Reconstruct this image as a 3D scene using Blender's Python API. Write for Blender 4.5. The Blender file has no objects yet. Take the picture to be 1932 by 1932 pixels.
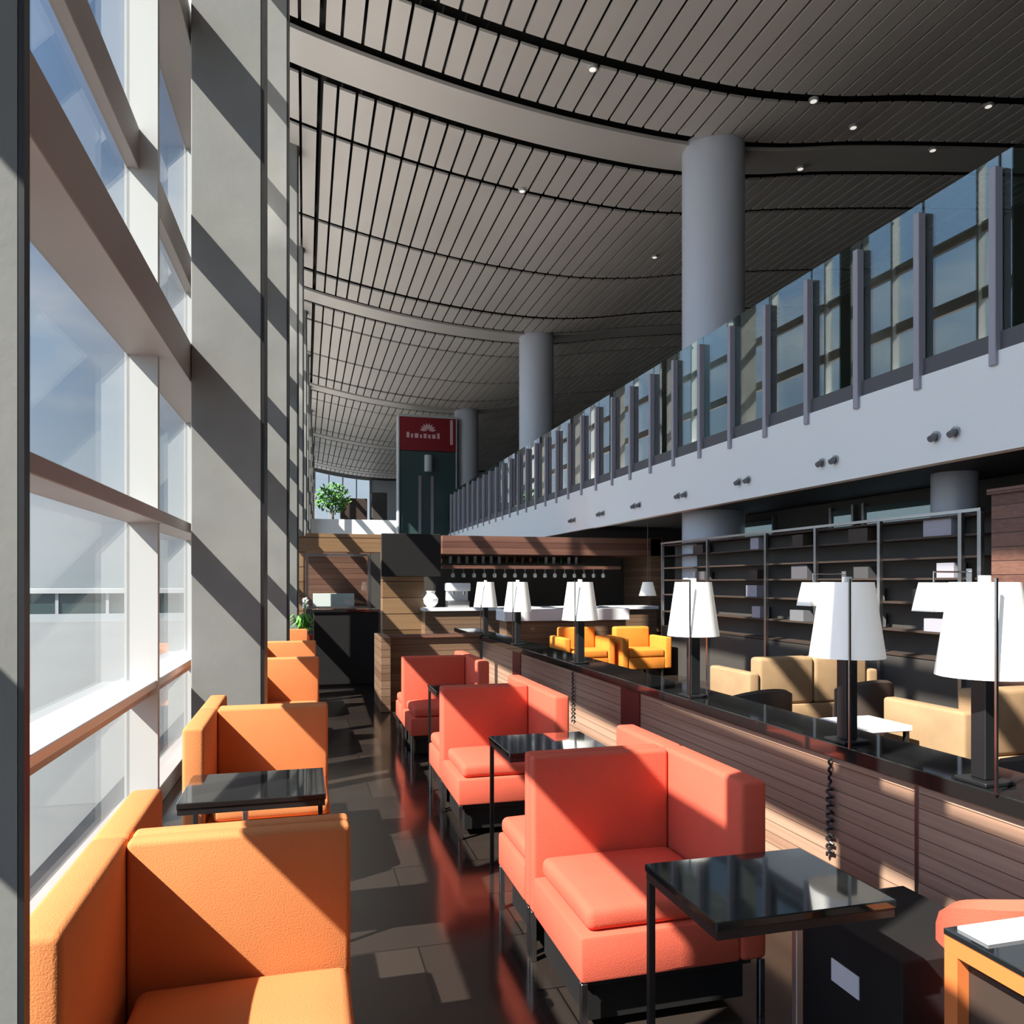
import bpy, bmesh, math, random
from mathutils import Vector, Matrix
random.seed(4)
R = math.radians
scn = bpy.context.scene
COL = scn.collection

# ------------------------------------------------------------------ camera
F_PX, HOR, YAW, EYE = 1450.0, 1098.0, R(15.09), 1.5
cd = bpy.data.cameras.new('camera'); cam = bpy.data.objects.new('camera', cd); COL.objects.link(cam)
cam.location = (0, 0, EYE); cam.rotation_euler = (R(90), 0, -YAW)
cd.sensor_width = 36; cd.lens = 36 * F_PX / 1932; cd.shift_y = (HOR - 966) / 1932
cd.clip_start = 0.05; cd.clip_end = 2000
scn.camera = cam
# ------------------------------------------------------------------ world, sun, lights, exposure
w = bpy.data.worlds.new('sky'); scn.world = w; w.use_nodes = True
N = w.node_tree.nodes; L = w.node_tree.links; N.clear()
out = N.new('ShaderNodeOutputWorld'); bg = N.new('ShaderNodeBackground')
tc = N.new('ShaderNodeTexCoord'); sp = N.new('ShaderNodeSeparateXYZ')
L.new(tc.outputs['Generated'], sp.inputs[0])
rp = N.new('ShaderNodeValToRGB'); L.new(sp.outputs['Z'], rp.inputs[0])
e = rp.color_ramp.elements
e[0].position = 0.0; e[0].color = (.62, .70, .76, 1)
e[1].position = 0.75; e[1].color = (.14, .27, .56, 1)
q = e.new(0.28); q.color = (.30, .45, .68, 1)
nz = N.new('ShaderNodeTexNoise'); nz.inputs['Scale'].default_value = 3.2; nz.inputs['Detail'].default_value = 6
mp = N.new('ShaderNodeMapping'); mp.inputs['Scale'].default_value = (1, 1, 2.6)
L.new(tc.outputs['Generated'], mp.inputs[0]); L.new(mp.outputs[0], nz.inputs['Vector'])
cr = N.new('ShaderNodeValToRGB'); cr.color_ramp.elements[0].position = .48; cr.color_ramp.elements[1].position = .72
L.new(nz.outputs['Fac'], cr.inputs[0])
mx = N.new('ShaderNodeMixRGB'); mx.inputs[2].default_value = (.74, .78, .83, 1)
L.new(cr.outputs[0], mx.inputs[0]); L.new(rp.outputs[0], mx.inputs[1])
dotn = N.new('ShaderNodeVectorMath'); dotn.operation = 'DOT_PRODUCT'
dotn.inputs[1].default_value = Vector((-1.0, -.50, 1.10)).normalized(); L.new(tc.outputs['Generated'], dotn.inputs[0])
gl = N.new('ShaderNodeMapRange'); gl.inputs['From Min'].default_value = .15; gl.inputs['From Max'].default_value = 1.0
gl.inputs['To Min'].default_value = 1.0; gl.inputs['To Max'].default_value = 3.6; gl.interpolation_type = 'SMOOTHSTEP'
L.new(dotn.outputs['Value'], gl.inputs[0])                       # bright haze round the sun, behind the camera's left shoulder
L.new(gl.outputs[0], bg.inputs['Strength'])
L.new(mx.outputs[0], bg.inputs['Color'])
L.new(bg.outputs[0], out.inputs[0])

SUN_DIR = Vector((1.0, .50, -1.10)).normalized()
sd = bpy.data.lights.new('sun', 'SUN'); sd.energy = 14.0; sd.angle = R(0.5); sd.color = (1.0, .95, .87)
sun = bpy.data.objects.new('sun', sd); COL.objects.link(sun)
sun.rotation_euler = (-SUN_DIR).to_track_quat('Z', 'Y').to_euler(); sun.location = (-20, -14, 25)

def area_light(name, loc, rot, sx, sy, power, col=(1, 1, 1)):
    d = bpy.data.lights.new(name, 'AREA'); d.shape = 'RECTANGLE'; d.size = sx; d.size_y = sy; d.energy = power; d.color = col
    o = bpy.data.objects.new(name, d); COL.objects.link(o); o.location = loc; o.rotation_euler = rot
    return o
# two added, unseen fill lights: one for the ceiling, one behind the camera
area_light('ceiling_fill', (-.72, 15, 5.60), (R(180), 0, -R(1.15)), .18, 44, 620, (1, .93, .86))   # invented fill to brighten the ceiling, on the high facade beam, shining up
area_light('rear_fill', (2.5, -7.5, 5.0), (R(-62), 0, 0), 9, 6, 40, (1, .97, .94))  # added fill light out of view, no lamp of the hall

scn.view_settings.view_transform = 'Standard'; scn.view_settings.look = 'None'
scn.view_settings.gamma = 1; scn.view_settings.use_curve_mapping = False
scn.view_settings.exposure = 0.0
scn.cycles.use_denoising = True
scn.cycles.max_bounces = 10; scn.cycles.diffuse_bounces = 5; scn.cycles.glossy_bounces = 5
scn.cycles.transparent_max_bounces = 24; scn.cycles.sample_clamp_indirect = 6
scn.cycles.caustics_reflective = False; scn.cycles.caustics_refractive = False

# ------------------------------------------------------------------ materials
M = {}
def mat(name, col, rough=.6, metal=0, spec=.5, emit=None, bump=None, var=None, coat=0, trans=0):
    m = bpy.data.materials.new(name); m.use_nodes = True
    n = m.node_tree.nodes; l = m.node_tree.links; b = n['Principled BSDF']
    b.inputs['Base Color'].default_value = (*col, 1); b.inputs['Roughness'].default_value = rough
    b.inputs['Metallic'].default_value = metal; b.inputs['Specular IOR Level'].default_value = spec
    b.inputs['Coat Weight'].default_value = coat
    if emit:
        b.inputs['Emission Color'].default_value = (*emit[0], 1); b.inputs['Emission Strength'].default_value = emit[1]
    t = n.new('ShaderNodeTexCoord')
    if var:                                     # (scale, amount): mild tonal mottling of the material itself
        z = n.new('ShaderNodeTexNoise'); z.inputs['Scale'].default_value = var[0]; z.inputs['Detail'].default_value = 5
        l.new(t.outputs['Object'], z.inputs['Vector'])
        r = n.new('ShaderNodeValToRGB'); a = var[1]
        r.color_ramp.elements[0].position = .3; r.color_ramp.elements[1].position = .7
        r.color_ramp.elements[0].color = (*[c * (1 - a) for c in col], 1)
        r.color_ramp.elements[1].color = (*[min(1, c * (1 + a)) for c in col], 1)
        l.new(z.outputs['Fac'], r.inputs[0]); l.new(r.outputs[0], b.inputs['Base Color'])
    if bump:                                    # (scale, strength)
        z = n.new('ShaderNodeTexNoise'); z.inputs['Scale'].default_value = bump[0]; z.inputs['Detail'].default_value = 3
        l.new(t.outputs['Object'], z.inputs['Vector'])
        bp = n.new('ShaderNodeBump'); bp.inputs['Strength'].default_value = bump[1]; bp.inputs['Distance'].default_value = .004
        l.new(z.outputs['Fac'], bp.inputs['Height']); l.new(bp.outputs[0], b.inputs['Normal'])
    M[name] = m
    return m
mat("orange_fabric", (.64, .225, .08), .92, spec=.2, bump=(220, .35), var=(3, .06))
mat("coral_fabric", (.63, .112, .066), .92, spec=.2, bump=(220, .35), var=(3, .06))
mat('beige_fabric', (.36, .23, .125), .9, spec=.2, bump=(150, .4), var=(5, .1))
mat('amber_fabric', (.78, .25, .035), .9, spec=.2, bump=(150, .4), var=(5, .1))
mat('black_glass', (.012, .013, .013), .06, spec=.7, coat=.5)
mat('black_metal', (.012, .012, .013), .4, spec=.5)
mat('dark_plinth', (.012, .011, .011), .7, spec=.25)
mat('chrome', (.62, .62, .63), .22, metal=1)
mat('steel', (.42, .42, .43), .35, metal=1)
mat('concrete', (.21, .21, .20), .75, spec=.25, var=(2.2, .10), bump=(40, .15))
mat('frame_metal', (.36, .325, .305), .45, spec=.5, var=(1.5, .06))
mat('white_frame', (.48, .48, .465), .4)
mat('sill_white', (.55, .55, .56), .3)
mat('slat_metal', (.60, .565, .525), .45, spec=.4, var=(.6, .05))
mat('void', (.010, .010, .010), .9)
mat('white_paint', (.90, .895, .88), .6, spec=.3)
mat('column_paint', (.52, .54, .60), .35, spec=.5)
mat('post_metal', (.36, .34, .39), .4, spec=.5)
mat('dark_strip', (.09, .085, .095), .5)
mat('dark_wall', (.055, .048, .042), .7)
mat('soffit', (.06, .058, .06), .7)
mat('white_shade', (.90, .89, .85), .8, emit=((1, .96, .9), .22))
mat('paper', (.72, .73, .76), .6)
mat('dark_red', (.13, .022, .020), .35)
mat('sign_red', (.20, .008, .016), .35)
mat('sign_pale', (.62, .40, .42), .5)
mat('leaf', (.09, .26, .035), .6, var=(8, .3))
mat('petal', (.85, .85, .8), .6)
mat('bark', (.10, .06, .035), .8)
mat('white_stone', (.82, .82, .84), .25)
mat('bar_glass', (.55, .60, .58), .12, spec=.7)
mat('bottle_green', (.03, .07, .035), .12, spec=.7)
mat('bottle_amber', (.20, .08, .02), .12, spec=.7)
mat('apron', (.20, .20, .19), .9, var=(.02, .12))
mat('far_wall', (.40, .42, .42), .8)
mat('far_glass', (.04, .07, .07), .2)
mat('lamp_glow', (.9, .9, .85), .5, emit=((1, .95, .85), .7))
mat('spot_grey', (.16, .16, .17), .4)
mat('brown_chair', (.05, .032, .024), .6)
mat('shop_glow', (.2, .25, .27), .4, emit=((.5, .72, .80), .28))
mat('orange_wood', (.70, .19, .05), .5)

def glass(name, tint, refl=1.0, ior=1.5):
    m = bpy.data.materials.new(name); m.use_nodes = True
    n = m.node_tree.nodes; l = m.node_tree.links; n.clear()
    o = n.new('ShaderNodeOutputMaterial'); a = n.new('ShaderNodeBsdfTransparent'); g = n.new('ShaderNodeBsdfGlossy')
    a.inputs[0].default_value = (*tint, 1); g.inputs['Roughness'].default_value = 0.0
    lw = n.new('ShaderNodeLayerWeight'); lw.inputs[0].default_value = .5
    pw = n.new('ShaderNodeMath'); pw.operation = 'POWER'; pw.inputs[1].default_value = 5; l.new(lw.outputs['Facing'], pw.inputs[0])
    f0 = ((ior - 1) / (ior + 1)) ** 2
    f = n.new('ShaderNodeMath'); f.operation = 'MULTIPLY_ADD'; f.inputs[1].default_value = 1 - f0; f.inputs[2].default_value = f0; l.new(pw.outputs[0], f.inputs[0])
    mu = n.new('ShaderNodeMath'); mu.operation = 'MULTIPLY'; mu.inputs[1].default_value = refl; mu.use_clamp = True
    mxs = n.new('ShaderNodeMixShader')
    l.new(f.outputs[0], mu.inputs[0]); l.new(mu.outputs[0], mxs.inputs[0]); l.new(a.outputs[0], mxs.inputs[1]); l.new(g.outputs[0], mxs.inputs[2])
    l.new(mxs.outputs[0], o.inputs[0]); M[name] = m
glass('facade_glass', (.97, .985, .98), 1.0)
glass('balustrade_glass', (.66, .82, .81), 4.5)
glass('clear_glass', (.93, .97, .95), 1.0)

def planks(name, c0, c1, axis, pitch, rough=.3, long_axis=1):
    """wood boards stacked along one object axis, grain along another"""
    m = bpy.data.materials.new(name); m.use_nodes = True
    n = m.node_tree.nodes; l = m.node_tree.links; b = n['Principled BSDF']
    t = n.new('ShaderNodeTexCoord'); s = n.new('ShaderNodeSeparateXYZ'); l.new(t.outputs['Object'], s.inputs[0])
    dv = n.new('ShaderNodeMath'); dv.operation = 'DIVIDE'; dv.inputs[1].default_value = pitch; l.new(s.outputs[axis], dv.inputs[0])
    fl = n.new('ShaderNodeMath'); fl.operation = 'FLOOR'; l.new(dv.outputs[0], fl.inputs[0])
    wn = n.new('ShaderNodeTexWhiteNoise'); wn.noise_dimensions = '1D'; l.new(fl.outputs[0], wn.inputs['W'])
    mp_ = n.new('ShaderNodeMapping'); sc = [14, 14, 14]; sc[long_axis] = .9; sc[axis] = 60; mp_.inputs['Scale'].default_value = sc
    l.new(t.outputs['Object'], mp_.inputs[0])
    z = n.new('ShaderNodeTexNoise'); z.inputs['Scale'].default_value = 1; z.inputs['Detail'].default_value = 5; l.new(mp_.outputs[0], z.inputs['Vector'])
    ad = n.new('ShaderNodeMath'); ad.operation = 'MULTIPLY_ADD'; ad.inputs[1].default_value = .45; l.new(wn.outputs['Value'], ad.inputs[0]); l.new(z.outputs['Fac'], ad.inputs[2])
    r = n.new('ShaderNodeValToRGB'); r.color_ramp.elements[0].position = .35; r.color_ramp.elements[1].position = .95
    r.color_ramp.elements[0].color = (*c0, 1); r.color_ramp.elements[1].color = (*c1, 1); l.new(ad.outputs[0], r.inputs[0])
    fr = n.new('ShaderNodeMath'); fr.operation = 'FRACT'; l.new(dv.outputs[0], fr.inputs[0])
    lt = n.new('ShaderNodeMath'); lt.operation = 'GREATER_THAN'; lt.inputs[1].default_value = .06; l.new(fr.outputs[0], lt.inputs[0])
    mm = n.new('ShaderNodeMixRGB'); mm.inputs[1].default_value = (*[c * .35 for c in c0], 1); l.new(lt.outputs[0], mm.inputs[0]); l.new(r.outputs[0], mm.inputs[2])
    l.new(mm.outputs[0], b.inputs['Base Color']); b.inputs['Roughness'].default_value = rough; M[name] = m
planks('panel_wood', (.32, .175, .115), (.50, .315, .22), 2, .055, .28, 1)
planks('cross_wood', (.12, .065, .038), (.22, .135, .085), 2, .09, .4, 0)
planks('kiosk_wood', (.15, .078, .036), (.26, .155, .08), 2, .30, .45, 0)
planks('header_wood', (.10, .04, .03), (.19, .09, .062), 2, .12, .45, 0)

def tile_floor(name, c0, c1, rough, sx=.9, sy=.45):
    m = bpy.data.materials.new(name); m.use_nodes = True
    n = m.node_tree.nodes; l = m.node_tree.links; b = n['Principled BSDF']
    t = n.new('ShaderNodeTexCoord'); br = n.new('ShaderNodeTexBrick')
    br.inputs['Color1'].default_value = (*c0, 1); br.inputs['Color2'].default_value = (*c1, 1)
    br.inputs['Mortar'].default_value = (*[c * .4 for c in c0], 1); br.inputs['Scale'].default_value = 1
    br.inputs['Mortar Size'].default_value = .004; br.inputs['Brick Width'].default_value = sx; br.inputs['Row Height'].default_value = sy
    l.new(t.outputs['Object'], br.inputs['Vector']); l.new(br.outputs['Color'], b.inputs['Base Color'])
    z = n.new('ShaderNodeTexNoise'); z.inputs['Scale'].default_value = 4; l.new(t.outputs['Object'], z.inputs['Vector'])
    mr = n.new('ShaderNodeMapRange'); mr.inputs['To Min'].default_value = rough * .6; mr.inputs['To Max'].default_value = rough * 1.5
    l.new(z.outputs['Fac'], mr.inputs[0]); l.new(mr.outputs[0], b.inputs['Roughness'])
    M[name] = m
tile_floor('aisle_tile', (.020, .015, .013), (.036, .027, .022), .13)

# ------------------------------------------------------------------ mesh helpers
class MB:
    def __init__(s): s.bm = bmesh.new()
    def box(s, x0, x1, y0, y1, z0, z1, bevel=0, seg=2, T=None):
        r = bmesh.ops.create_cube(s.bm, size=1); v = r['verts']
        for k in v:
            k.co = Vector((x0 + (k.co.x + .5) * (x1 - x0), y0 + (k.co.y + .5) * (y1 - y0), z0 + (k.co.z + .5) * (z1 - z0)))
        if bevel:
            ed = list({ee for k in v for ee in k.link_edges})
            rr = bmesh.ops.bevel(s.bm, geom=ed, offset=bevel, segments=seg, profile=.5, affect='EDGES')
            v = list({k for f in rr['faces'] for k in f.verts} | {k for k in v if k.is_valid})
        if T is not None:
            for k in v: k.co = T @ k.co
        return v
    def hexa(s, p):                          # 8 points: bottom ring of 4, top ring of 4
        v = [s.bm.verts.new(q) for q in p]
        for f in ((3, 2, 1, 0), (4, 5, 6, 7), (0, 1, 5, 4), (1, 2, 6, 5), (2, 3, 7, 6), (3, 0, 4, 7)):
            s.bm.faces.new([v[i] for i in f])
        return v
    def tube(s, p0, p1, r0, r1=None, n=10, cap=True):
        p0, p1 = Vector(p0), Vector(p1); r1 = r0 if r1 is None else r1
        d = (p1 - p0).normalized(); a = d.orthogonal().normalized(); b = d.cross(a)
        A = [s.bm.verts.new(p0 + (a * math.cos(i * 2 * math.pi / n) + b * math.sin(i * 2 * math.pi / n)) * r0) for i in range(n)]
        B = [s.bm.verts.new(p1 + (a * math.cos(i * 2 * math.pi / n) + b * math.sin(i * 2 * math.pi / n)) * r1) for i in range(n)]
        for i in range(n): s.bm.faces.new((A[i], A[(i + 1) % n], B[(i + 1) % n], B[i]))
        if cap: s.bm.faces.new(A[::-1]); s.bm.faces.new(B)
    def path(s, pts, r, n=8):
        for a, b in zip(pts[:-1], pts[1:]): s.tube(a, b, r, n=n)
    def lathe(s, prof, c=(0, 0, 0), n=24):
        rings = []
        for r, z in prof:
            rings.append([s.bm.verts.new((c[0] + r * math.cos(i * 2 * math.pi / n), c[1] + r * math.sin(i * 2 * math.pi / n), c[2] + z)) for i in range(n)])
        for A, B in zip(rings[:-1], rings[1:]):
            for i in range(n): s.bm.faces.new((A[i], A[(i + 1) % n], B[(i + 1) % n], B[i]))
        s.bm.faces.new(rings[0][::-1]); s.bm.faces.new(rings[-1])
    def prism(s, poly, axis, a, b):          # polygon in the two other axes, extruded along axis
        def P(u, v, t):
            return {0: (t, u, v), 1: (u, t, v), 2: (u, v, t)}[axis]
        A = [s.bm.verts.new(P(u, v, a)) for u, v in poly]; B = [s.bm.verts.new(P(u, v, b)) for u, v in poly]
        n = len(poly)
        for i in range(n): s.bm.faces.new((A[i], A[(i + 1) % n], B[(i + 1) % n], B[i]))
        s.bm.faces.new(A[::-1]); s.bm.faces.new(B)
    def quad(s, *p): s.bm.faces.new([s.bm.verts.new(q) for q in p])
    def build(s, name, m, parent=None, smooth=True):
        bmesh.ops.recalc_face_normals(s.bm, faces=s.bm.faces[:])
        me = bpy.data.meshes.new(name); s.bm.to_mesh(me); s.bm.free()
        me.materials.append(M[m])
        if smooth:
            me.shade_smooth(); me.set_sharp_from_angle(angle=R(35))
        o = bpy.data.objects.new(name, me); COL.objects.link(o)
        if parent: o.parent = parent
        return o
def tag(o, label, cat, group=None):
    o['label'] = label; o['category'] = cat
    if group: o['group'] = group
    return o
def struct(o): o['kind'] = 'structure'; return o
def thing(name, label, cat, loc=(0, 0, 0), rz=0, group=None):
    o = bpy.data.objects.new(name, None); COL.objects.link(o); o.location = loc; o.rotation_euler = (0, 0, rz); o.empty_display_size = .1
    return tag(o, label, cat, group)
def dup(root, loc, rz, label, group=None):
    r = root.copy(); COL.objects.link(r); r.location = loc; r.rotation_euler = (0, 0, rz); r['label'] = label
    if group: r['group'] = group
    for ch in list(root.children):
        c = ch.copy(); COL.objects.link(c); c.parent = r
        for g in ch.children:
            d = g.copy(); COL.objects.link(d); d.parent = c
    return r
def sbox(name, m, *b, **k):
    q = MB(); q.box(*b, **k); return struct(q.build(name, m))

CS, SN = math.cos(YAW), math.sin(YAW)
def at(px, py, Y):
    """the point of the plane y = Y seen at a pixel of the 1932 frame -> (x, z)"""
    a = (px - 966) / F_PX; dx, dy = a * CS + SN, -a * SN + CS
    t = Y / dy
    return dx * t, EYE - (py - HOR) / F_PX * t

# ------------------------------------------------------------------ the facade's own frame
FA = R(1.15); U = Vector((math.sin(FA), math.cos(FA), 0)); NL = Vector((-math.cos(FA), math.sin(FA), 0))
FT = Matrix(((U.x, NL.x, 0, 0), (U.y, NL.y, 0, 0), (0, 0, 1, 0), (0, 0, 0, 1)))   # local (s, p, z) -> world
S0, S1 = -9.0, 52.0
P_GLASS, P_PIL0, P_PIL1 = 1.145, .413, .88
PIL = [1.246] + [5.73 + 4.22 * k for k in range(0, 11)]
CEIL_TOP = 9.7

# ------------------------------------------------------------------ structure: ground, floor, walls
q = MB(); q.box(-160, 40, -60, 300, -5.7, -5.5); g_ = struct(q.build('ground', 'apron'))
q = MB(); q.box(-1.35, 17, -10, 56, -.3, 0); struct(q.build('floor', 'aisle_tile'))
sbox('wall_back', 'dark_wall', -2, 17, -10.3, -10, -.3, 10.5)
sbox('wall_right', 'dark_wall', 17, 17.3, -10, 56, -.3, 10.5)
# far end: a glazed end wall
q = MB(); q.box(-.4, 17, 55.5, 56, -.3, 4.2); q.box(4.5, 17, 55.5, 56, 4.2, 10.5); struct(q.build('wall_front', 'far_wall'))

# ------------------------------------------------------------------ ceiling
ZP = [(-3.0, 10.0), (-1.5, 9.65), (-.1, 9.25), (1.2, 8.97), (2.6, 8.74), (4.2, 8.58), (6.0, 8.53), (7.5, 8.66), (9.0, 8.92), (11, 9.2), (13, 9.45), (17, 9.9), (19, 10.1)]
def zc(x):
    for i in range(1, len(ZP) - 2):
        if x <= ZP[i + 1][0]:
            (x0, z0), (x1, z1), (x2, z2), (x3, z3) = ZP[i - 1:i + 3]
            h = x2 - x1; t = (x - x1) / h
            m1 = (z2 - z0) / (x2 - x0) * h; m2 = (z3 - z1) / (x3 - x1) * h
            return (2*t**3 - 3*t**2 + 1) * z1 + (t**3 - 2*t**2 + t) * m1 + (-2*t**3 + 3*t**2) * z2 + (t**3 - t**2) * m2
    return ZP[-2][1]
segs = []                                    # (y0, y1, plain)
for kb in range(-2, 5):
    b = 11.2 + 9.8 * kb
    segs += [(b, b + .76, True), (b + .95, b + 2.2, False), (b + 2.35, b + 5.5, False), (b + 5.66, b + 8.3, False), (b + 8.52, b + 9.57, False)]
segs = [s_ for s_ in segs if s_[0] > -10 and s_[1] < 55.6]
q = MB()
xs = [-1.2]
while xs[-1] < 17: xs.append(xs[-1] + .285)
for y0, y1, plain in segs:
    if plain:
        for a, b in zip(xs[:-1], xs[1:]):
            q.hexa([(a, y0, zc(a)), (b, y0, zc(b)), (b, y1, zc(b)), (a, y1, zc(a)), (a, y0, zc(a) + .06), (b, y0, zc(b) + .06), (b, y1, zc(b) + .06), (a, y1, zc(a) + .06)])
        continue
    for i, (a, b) in enumerate(zip(xs[:-1], xs[1:])):
        g0 = .11 if abs(a - .225) < .15 else .026
        a2, b2 = a + g0 / 2, b - .032
        q.hexa([(a2, y0, zc(a2)), (b2, y0, zc(b2)), (b2, y1, zc(b2)), (a2, y1, zc(a2)), (a2, y0, zc(a2) + .04), (b2, y0, zc(b2) + .04), (b2, y1, zc(b2) + .04), (a2, y1, zc(a2) + .04)])
ceil = struct(q.build('ceiling', 'slat_metal', smooth=False))
q = MB()
for a, b in zip(xs[:-1:3], xs[3::3]):
    q.hexa([(a, -10, zc(a) + .22), (b, -10, zc(b) + .22), (b, 56, zc(b) + .22), (a, 56, zc(a) + .22), (a, -10, zc(a) + .5), (b, -10, zc(b) + .5), (b, 56, zc(b) + .5), (a, 56, zc(a) + .5)])
struct(q.build('ceiling_backing', 'void', smooth=False))

# ------------------------------------------------------------------ facade: pillars, glass, beams, mullions
for k, s in enumerate(PIL):
    q = MB()
    if k == 0:                               # the near one shows only a slim blade
        q.box(s, s + .022, P_PIL0 + .012, P_PIL1, 0, zc(-.5) + .1, T=FT)
    else:
        q.box(s, s + .30, P_PIL0, P_PIL1, 0, zc(-.5) + .1, bevel=.006, seg=1, T=FT)
    o = struct(q.build('pillar', 'concrete'))
    q = MB(); q.box(s + .0, s + .022 if k == 0 else s + .34, P_PIL0 - .02 if k else P_PIL0 + .003, P_PIL0 - .001 if k else P_PIL0 + .011, 0, zc(-.5) + .1, T=FT); q.build('shaded_edge', 'black_metal', o)  # black strip stands in for the shade on the pillar's inner face
def run(name, m, p0, p1, z0, z1, bevel=.004):
    q = MB(); q.box(S0, S1, p0, p1, z0, z1, bevel=bevel, seg=1, T=FT); return struct(q.build(name, m))
run('window_sill', 'sill_white', .99, P_GLASS + .08, .845, .891)
run('trim_1', 'frame_metal', 1.03, P_GLASS + .06, .79, .843)
run('trim_2', 'frame_metal', .951, P_GLASS + .02, 1.866, 1.941)
run('trim_3', 'frame_metal', P_PIL1 + .004, P_GLASS + .02, 2.90, 3.17)
run('trim_4', 'frame_metal', 1.09, P_GLASS + .02, 4.05, 4.30)
run('trim_5', 'frame_metal', .90, P_GLASS + .02, 5.32, 5.56)
run('trim_6', 'frame_metal', 1.07, P_GLASS + .02, 6.75, 6.98)
run('trim_7', 'frame_metal', 1.07, P_GLASS + .02, 8.0, 8.2)
run('trim_8', 'frame_metal', 1.05, P_GLASS + .08, 0, .12)
run('trim_9', 'frame_metal', .9, P_GLASS + .10, zc(-1.1) - .1, zc(-1.1) + .8)
mull = [5.16 + 2.11 * k - (.16 if k == -1 else .32 if k == -2 else 0) for k in range(-6, 22)]
for s in mull:
    q = MB(); q.box(s, s + .055, .985, P_GLASS + .03, .0, zc(-1.1), T=FT)
    o = struct(q.build('window_mullion', 'white_frame'))
ed = [S0] + mull + [S1]
for i, (a, b) in enumerate(zip(ed[:-1], ed[1:])):
    q = MB(); q.box(a, b, P_GLASS, P_GLASS + .016, 0.0, zc(-1.1), T=FT); struct(q.build('window_%d' % (i + 1), 'facade_glass', smooth=False))

# ------------------------------------------------------------------ balcony: fascia, slab, parapet, glass
XB, ZB0, ZB1 = 5.6, 2.593, 3.437
BY0, BY1 = -6, 31.5
q = MB(); q.box(XB, XB + .12, BY0, BY1, ZB0, ZB1); struct(q.build('balcony_fascia', 'white_paint'))
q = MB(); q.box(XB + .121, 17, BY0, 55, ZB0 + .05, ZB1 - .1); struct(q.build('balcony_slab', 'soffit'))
q = MB(); q.box(XB + .02, XB + .07, BY0, BY1, ZB1 + .001, ZB1 + .16); struct(q.build('balcony_kerb', 'dark_strip'))
ys = []
y = 31.0
px0 = [at_ for at_ in ()]
y = (6.46 - XB * SN) / CS
yy = y - .83 * 9
ZG = 5.10
k = 0
posts = []
while yy < 30.2:
    posts.append(yy); yy += .83
bal = thing('balcony_balustrade', 'tall glass balustrade with grey posts along the white balcony fascia', 'balustrade', (0, 0, 0))
for i, yp in enumerate(posts):
    q = MB(); q.box(XB - .035, XB + .05, yp - .035, yp + .035, ZB1 - .12, ZG - .12, bevel=.006, seg=1); q.build('post', 'post_metal', bal)
for a, b in zip(posts[:-1], posts[1:]):
    q = MB(); q.box(XB + .052, XB + .066, a + .015, b - .015, ZB1 + .165, ZG); q.build('glass_panel', 'balustrade_glass', bal, smooth=False)
# upper wall with shopfronts behind the balustrade
sbox('upper_wall', 'dark_wall', 14.5, 14.7, -6, 50, ZB1, 9.4)

# ------------------------------------------------------------------ round columns
def column(x, y, r, z1):
    q = MB(); q.lathe([(r, 0), (r, z1)], (x, y, 0), 48); return struct(q.build('column', 'column_paint'))
for k in range(-1, 5):
    column(6.46, 11.3 + 9.95 * k, .5, 8.62)
column(6.6, 6.6, .22, ZB0 + .06)

# ------------------------------------------------------------------ paired spots in the fascia
yS = [(d - XB * SN) / CS for d in (5.35, 6.95, 8.5, 10.14, 11.8, 13.4, 15.0, 16.6)]
ordn = ['first', 'second', 'third', 'fourth', 'fifth', 'sixth', 'seventh', 'eighth']
proto = None
for i, yv in enumerate(yS):
    for j, s in enumerate((-1, 1)):
        lab = '%s grey spotlight of the %s pair along the white balcony fascia from the near end' % (('nearer', 'farther')[j], ordn[i])
        loc = (XB, yv + s * .11, 2.835)
        if proto is None:
            proto = thing('spotlight', lab, 'spotlight', loc, 0, 'paired spotlights on the white fascia')
            q = MB(); q.tube((0, 0, 0), (-.02, 0, 0), .05, n=16); q.build('ring', 'steel', proto)
            q = MB(); q.tube((-.021, 0, 0), (-.075, 0, -.03), .034, .030, n=14); q.build('lamp_head', 'spot_grey', proto)
        else: dup(proto, loc, 0, lab)

# ------------------------------------------------------------------ wood parapet with ledge
XW, ZW = 2.2, .812
q = MB(); q.box(XW, XW + .06, -4, 9.6, .0, ZW - .062); struct(q.build('wall_parapet', 'panel_wood'))
q = MB(); q.box(XW - .03, XW + .30, -4, 11.4, ZW - .06, ZW, bevel=.004, seg=1); struct(q.build('parapet_ledge', 'black_glass'))
q = MB(); q.box(XW + .061, XW + .26, -4, 11.3, 0, ZW - .062); struct(q.build('wall_parapet_back', 'dark_wall'))
for d in (5.37, 8.25):
    yv = (d - XW * SN) / CS
    sbox('trim_red_strip', 'dark_red', XW - .008, XW - .0005, yv - .16, yv + .16, .0, ZW - .063)
yv = (2.86 - XW * SN) / CS
sbox('trim_seam', 'steel', XW - .004, XW - .0005, yv - .008, yv + .008, .0, ZW - .063)
# return wall behind the last coral chairs
q = MB(); q.box(.98, XW - .035, 9.62, 9.70, 0, .80); struct(q.build('wall_return', 'cross_wood'))
q = MB(); q.box(.96, XW - .035, 9.58, 9.74, .802, .84); struct(q.build('trim_return_cap', 'header_wood'))
q = MB(); q.box(.84, .955, 8.9, 9.74, 0, .86, bevel=.004, seg=1); struct(q.build('trim_return_post', 'cross_wood'))

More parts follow.
